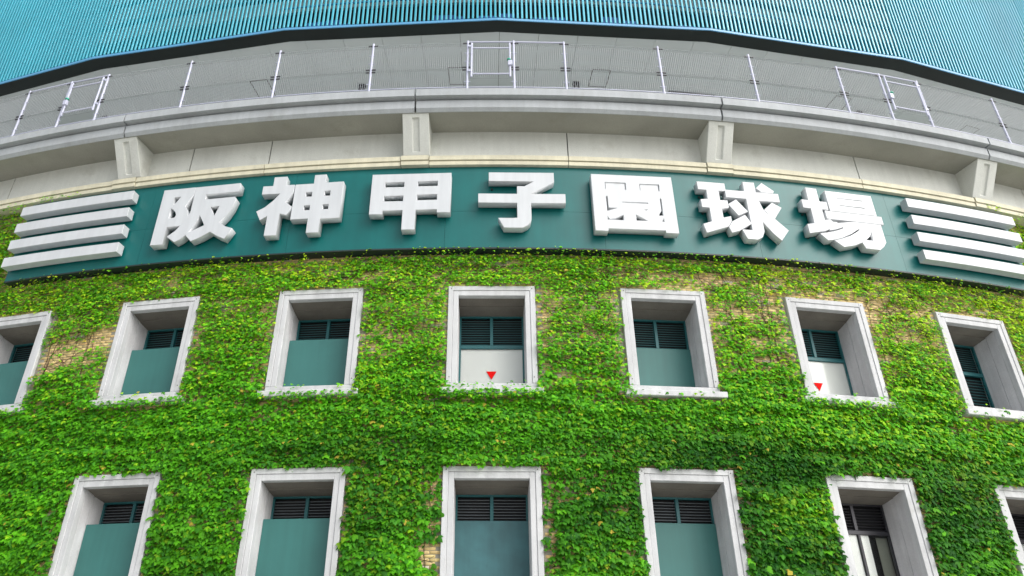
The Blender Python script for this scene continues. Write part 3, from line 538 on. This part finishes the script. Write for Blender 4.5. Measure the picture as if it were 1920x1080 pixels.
# shoots that wander over the wall and carry leaves
NS, K = 17000, 15
th_s = rng.uniform(-.37, .38, NS*3); z_s = rng.uniform(2.6, 13.6, NS*3)
cs = cover(th_s, z_s); keep = (rng.random(NS*3) < cs**1.3+.03) & free(th_s, z_s, .05); th_s, z_s = th_s[keep][:NS], z_s[keep][:NS]; NS = len(th_s); print('shoots', NS)
ang = np.where(rng.random(NS) < .5, 0, np.pi) + rng.normal(0, .22, NS) + np.where(rng.random(NS) < .08, np.pi/2, 0)
S_, Zz = [th_s*R], [z_s]
for i in range(K-1):
    ang = ang + rng.normal(0, .22, NS); st = rng.uniform(.06,.13,NS)
    S_.append(S_[-1]+np.cos(ang)*st); Zz.append(Zz[-1]+np.sin(ang)*st*.8)
S_, Zz = np.stack(S_,1), np.stack(Zz,1)
okp = free(S_/R, Zz, .045); good = np.cumprod(okp,1).astype(bool)
# stems
sb = MB()
lay = rng.uniform(.012,.05,NS)
for i in range(0, NS):
    n = int(good[i].sum())
    if n < 4 or i%2 or (cover(th_s[i], z_s[i]) > .9 and i%4): continue
    sb.tube([P(S_[i,j]/R, R+lay[i], Zz[i,j])-IO for j in range(0,n,2)], [.0035*(1-.5*j/n)+.0018 for j in range(0,n,2)], 3)
for i in range(70):     # main stems that climb upright
    t = rng.uniform(-.36,.37); z = rng.uniform(2.4,7); pts = []
    if i < 5: t = (-.2285,-.2262,-.205,.121,.139)[i]; z = 7.9
    while z < 11.1 and free(np.array([t]), np.array([z]), .02)[0]:
        pts.append(P(t, R+.018, z)-IO); z += .16; t += rng.normal(0,.0006)
    if len(pts) > 3: sb.tube(pts, [.009*(1-.6*j/len(pts)) for j in range(len(pts))], 4)
sb.obj('stem', M['stem'], ivy, kind='stuff')
# leaves
s_l = (S_+rng.normal(0,.03,S_.shape))[good]; z_l = (Zz+rng.normal(0,.03,S_.shape))[good]
cvl = cover(s_l/R, z_l); rg0 = nz(s_l+10, z_l+.10*nz(s_l,z_l,21,1.1,3.0), 22, .95, .19); k_ = rng.random(len(s_l)) < np.clip(cvl*1.15,.12,1)*np.clip(.50+1.1*rg0,0,1); s_l, z_l, cvl = s_l[k_], z_l[k_], cvl[k_]
rg = nz(s_l+10, z_l+.10*nz(s_l,z_l,21,1.1,3.0), 22, .95, .19); off = .028+rng.random(len(s_l))**1.3*(.03+.06*cvl)+.095*np.clip((rg-.35)*1.7,0,1)*np.clip(cvl*1.2,0,1)
# sprigs over sills and along the foot of the sign
def sprig(n, t0, t1, za, zb, o0, o1): t0, t1 = min(t0,t1), max(t0,t1); return rng.uniform(t0,t1,n)*R, rng.uniform(za,zb,n), rng.uniform(o0,o1,n)
ex = []
for k, n in ((-4,80),(-3,90),(-2,130),(-1,110),(0,190),(1,55),(2,170),(3,60),(4,60)):
    t = wth(k); ex.append(sprig(int(n*2.2) if k not in (1,3) else n//2, t-.0255, t+.0245, 7.60, 7.775, .13, .25))
    ex.append(sprig(n//9 if k!=0 else n//4, t-.022+(.0 if k!=1 else .03), t+(.020 if k!=1 else .026), 7.80, 7.95, .12, .22))
    if k!=3: ex.append(sprig(34, t-.0255, t-.0205, 7.62, 7.95, .08, .24))
    if k!=1: ex.append(sprig(34, t+.0205, t+.0255, 7.62, 7.92, .08, .24))
for k in range(-3,5):
    t = wth(k); ex.append(sprig(12, t-.022, t+.022, 6.08, 6.2, .1, .18))
    for sd_ in (-1,1): ex.append(sprig(26, t+sd_*.0205, t+sd_*.0228, 3.9, 6.0, .09, .2)) if rng.random()<.6 else None
ex = [e for e in ex if e is not None]
for (a, b, n) in ((-.2662,-.19,45),(-.19,-.12,25),(-.12,-.04,20),(-.04,.06,110),(.06,.16,70),(.16,.30,90)):
    ex.append(sprig(n, a, b, 11.18, 11.29, .22, .34)); ex.append(sprig(n*3, a, b, 10.98, 11.22, .03, .26))
ex.append(sprig(150,-.32,-.262,13.55,13.75,.1,.45)); ex.append(sprig(45,-.262,-.232,13.58,13.78,.40,.46)); ex.append(sprig(110,.297,.345,13.5,13.75,.1,.45)); ex.append(sprig(20,.288,.298,13.62,13.8,.40,.46))
s_l = np.concatenate([s_l]+[e[0] for e in ex]); z_l = np.concatenate([z_l]+[e[1] for e in ex]); off = np.concatenate([off]+[e[2] for e in ex]); nex = sum(len(e[0]) for e in ex)
N = len(s_l); th = s_l/R
half = np.array([(0,.0,0),(.20,-.13,-.03),(.50,.08,-.10),(.60,.44,-.20),(.30,.40,-.06),(.27,.62,-.10)])
tip = np.array([(0,1.02,-.22)]); ctr = np.array([(0,.30,.05)])
lv = np.concatenate([ctr, half, tip, half[:0:-1]*np.array([-1,1,1])])      # 0 centre, ring 1..12
nr = len(lv)-1; LF = [(0,1+i,1+(i+1)%nr) for i in range(nr)]
size = rng.uniform(.058,.105,N)*(1+.30*np.clip((7.5-z_l)/4,0,1))*(1-.22*np.clip((z_l-8)/1.5,0,1)); size *= np.exp(rng.normal(0,.16,N)); size[rng.random(N)<.15] *= .6; size[-nex:] *= .8
def frame(t, tilt, yawj, spin):
    out = np.stack([np.sin(t+yawj), -np.cos(t+yawj), 0*t],1); zu = np.array([0,0,1.0]); tan = np.stack([np.cos(t+yawj), np.sin(t+yawj), 0*t],1)
    n = out*np.cos(tilt)[:,None]+zu*np.sin(tilt)[:,None]; dn = out*np.sin(tilt)[:,None]-zu*np.cos(tilt)[:,None]
    y = dn*np.cos(spin)[:,None]+tan*np.sin(spin)[:,None]; x = np.cross(y, n); return x, y, n
tilt = np.radians(rng.normal(38,13,N)); yj = rng.normal(0,.38,N); spin = rng.normal(0,.45,N)
X, Y, Nn = frame(th, tilt, yj, spin); X *= rng.uniform(.85,1.15,(N,1))
O = np.stack([(R+off)*np.sin(th)-IO.x, -(R+off)*np.cos(th)-IO.y, z_l-IO.z],1)
V = O[:,None,:] + size[:,None,None]*(lv[None,:,0,None]*X[:,None,:]+lv[None,:,1,None]*Y[:,None,:]+lv[None,:,2,None]*Nn[:,None,:]*rng.uniform(.3,1.5,(N,1,1)))
# kinds of leaf colour
def leaf_tone(n, th=None, z=None):
    A = np.array([.145,.51,.016]); B = np.array([.065,.28,.018]); Y_ = np.array([.32,.60,.018])
    u = rng.random((n,1)); c = A*(.65+.6*rng.random((n,1)))
    c = np.where(u < .30, B*(.8+.6*rng.random((n,1))), c)
    fresh = .10 if th is None else (.07+.25*np.clip((th-.05)/.15,0,1)*np.clip((z-5)/3,0,1)+.15*np.clip((z-7)/3,0,1)+.25*(nz(th*R+70,z,9,1.2,.8)>.72))[:,None]
    c = np.where(u > 1-fresh, Y_*(.75+.5*rng.random((n,1))), c)
    if th is not None:
        blob = lambda a, zz, wa, wz: np.exp(-((th-a)/wa)**2-((z-zz)/wz)**2)
        low = np.clip((8.0-z)/3.2,0,1)*np.clip(.15+1.1*nz(th*R+33,z,12,2.2,.9),0,1) + .75*blob(.12,6.3,.05,.6) + .7*blob(.10,4.6,.022,1.6) + .6*blob(.2,5.6,.03,1.0) + .55*blob(-.07,6.5,.045,.4) + .4*blob(.045,6.4,.04,.5) - .8*blob(-.205,5.2,.03,1.0) - .7*blob(-.032,4.2,.012,.9) - .4*blob(.19,7.3,.05,.5)
        low = np.clip(low,0,1)[:,None]; c = c*(1-low*np.array([.74,.62,.40]))
        hi_ = np.clip((z-8)/2.5,0,1); c = c*(1+hi_[:,None]*np.array([.42,.14,.3]))
    yl = rng.random(n) < .006; c[yl] = np.array([.55,.45,.06])*rng.uniform(.8,1.2,(yl.sum(),1)); return c
tone = leaf_tone(N, th, z_l)
score = np.where((np.abs(th-.01)*R < 10.2) & (z_l > 4.2) & (z_l < 6.5), size*(1+off), 0); big = np.argsort(-score)[:300]; mask = np.ones(N, bool); mask[big] = False
link('leaf_mass', np_mesh('leaf_mass', V[mask], LF, tone[mask], M['leaf']), None, ivy, kind='stuff')
lvar = [np_mesh('leaf', lv[None]*np.array([1,1,f_]), LF, leaf_tone(1), M['leaf']) for f_ in rng.uniform(.4,1.4,20)]
for i in big:
    o = link('leaf', random.choice(lvar), None, ivy); x, y, n = X[i]*size[i], Y[i]*size[i], Nn[i]*size[i]
    o.matrix_local = Matrix(((x[0],y[0],n[0],O[i,0]),(x[1],y[1],n[1],O[i,1]),(x[2],y[2],n[2],O[i,2]),(0,0,0,1)))
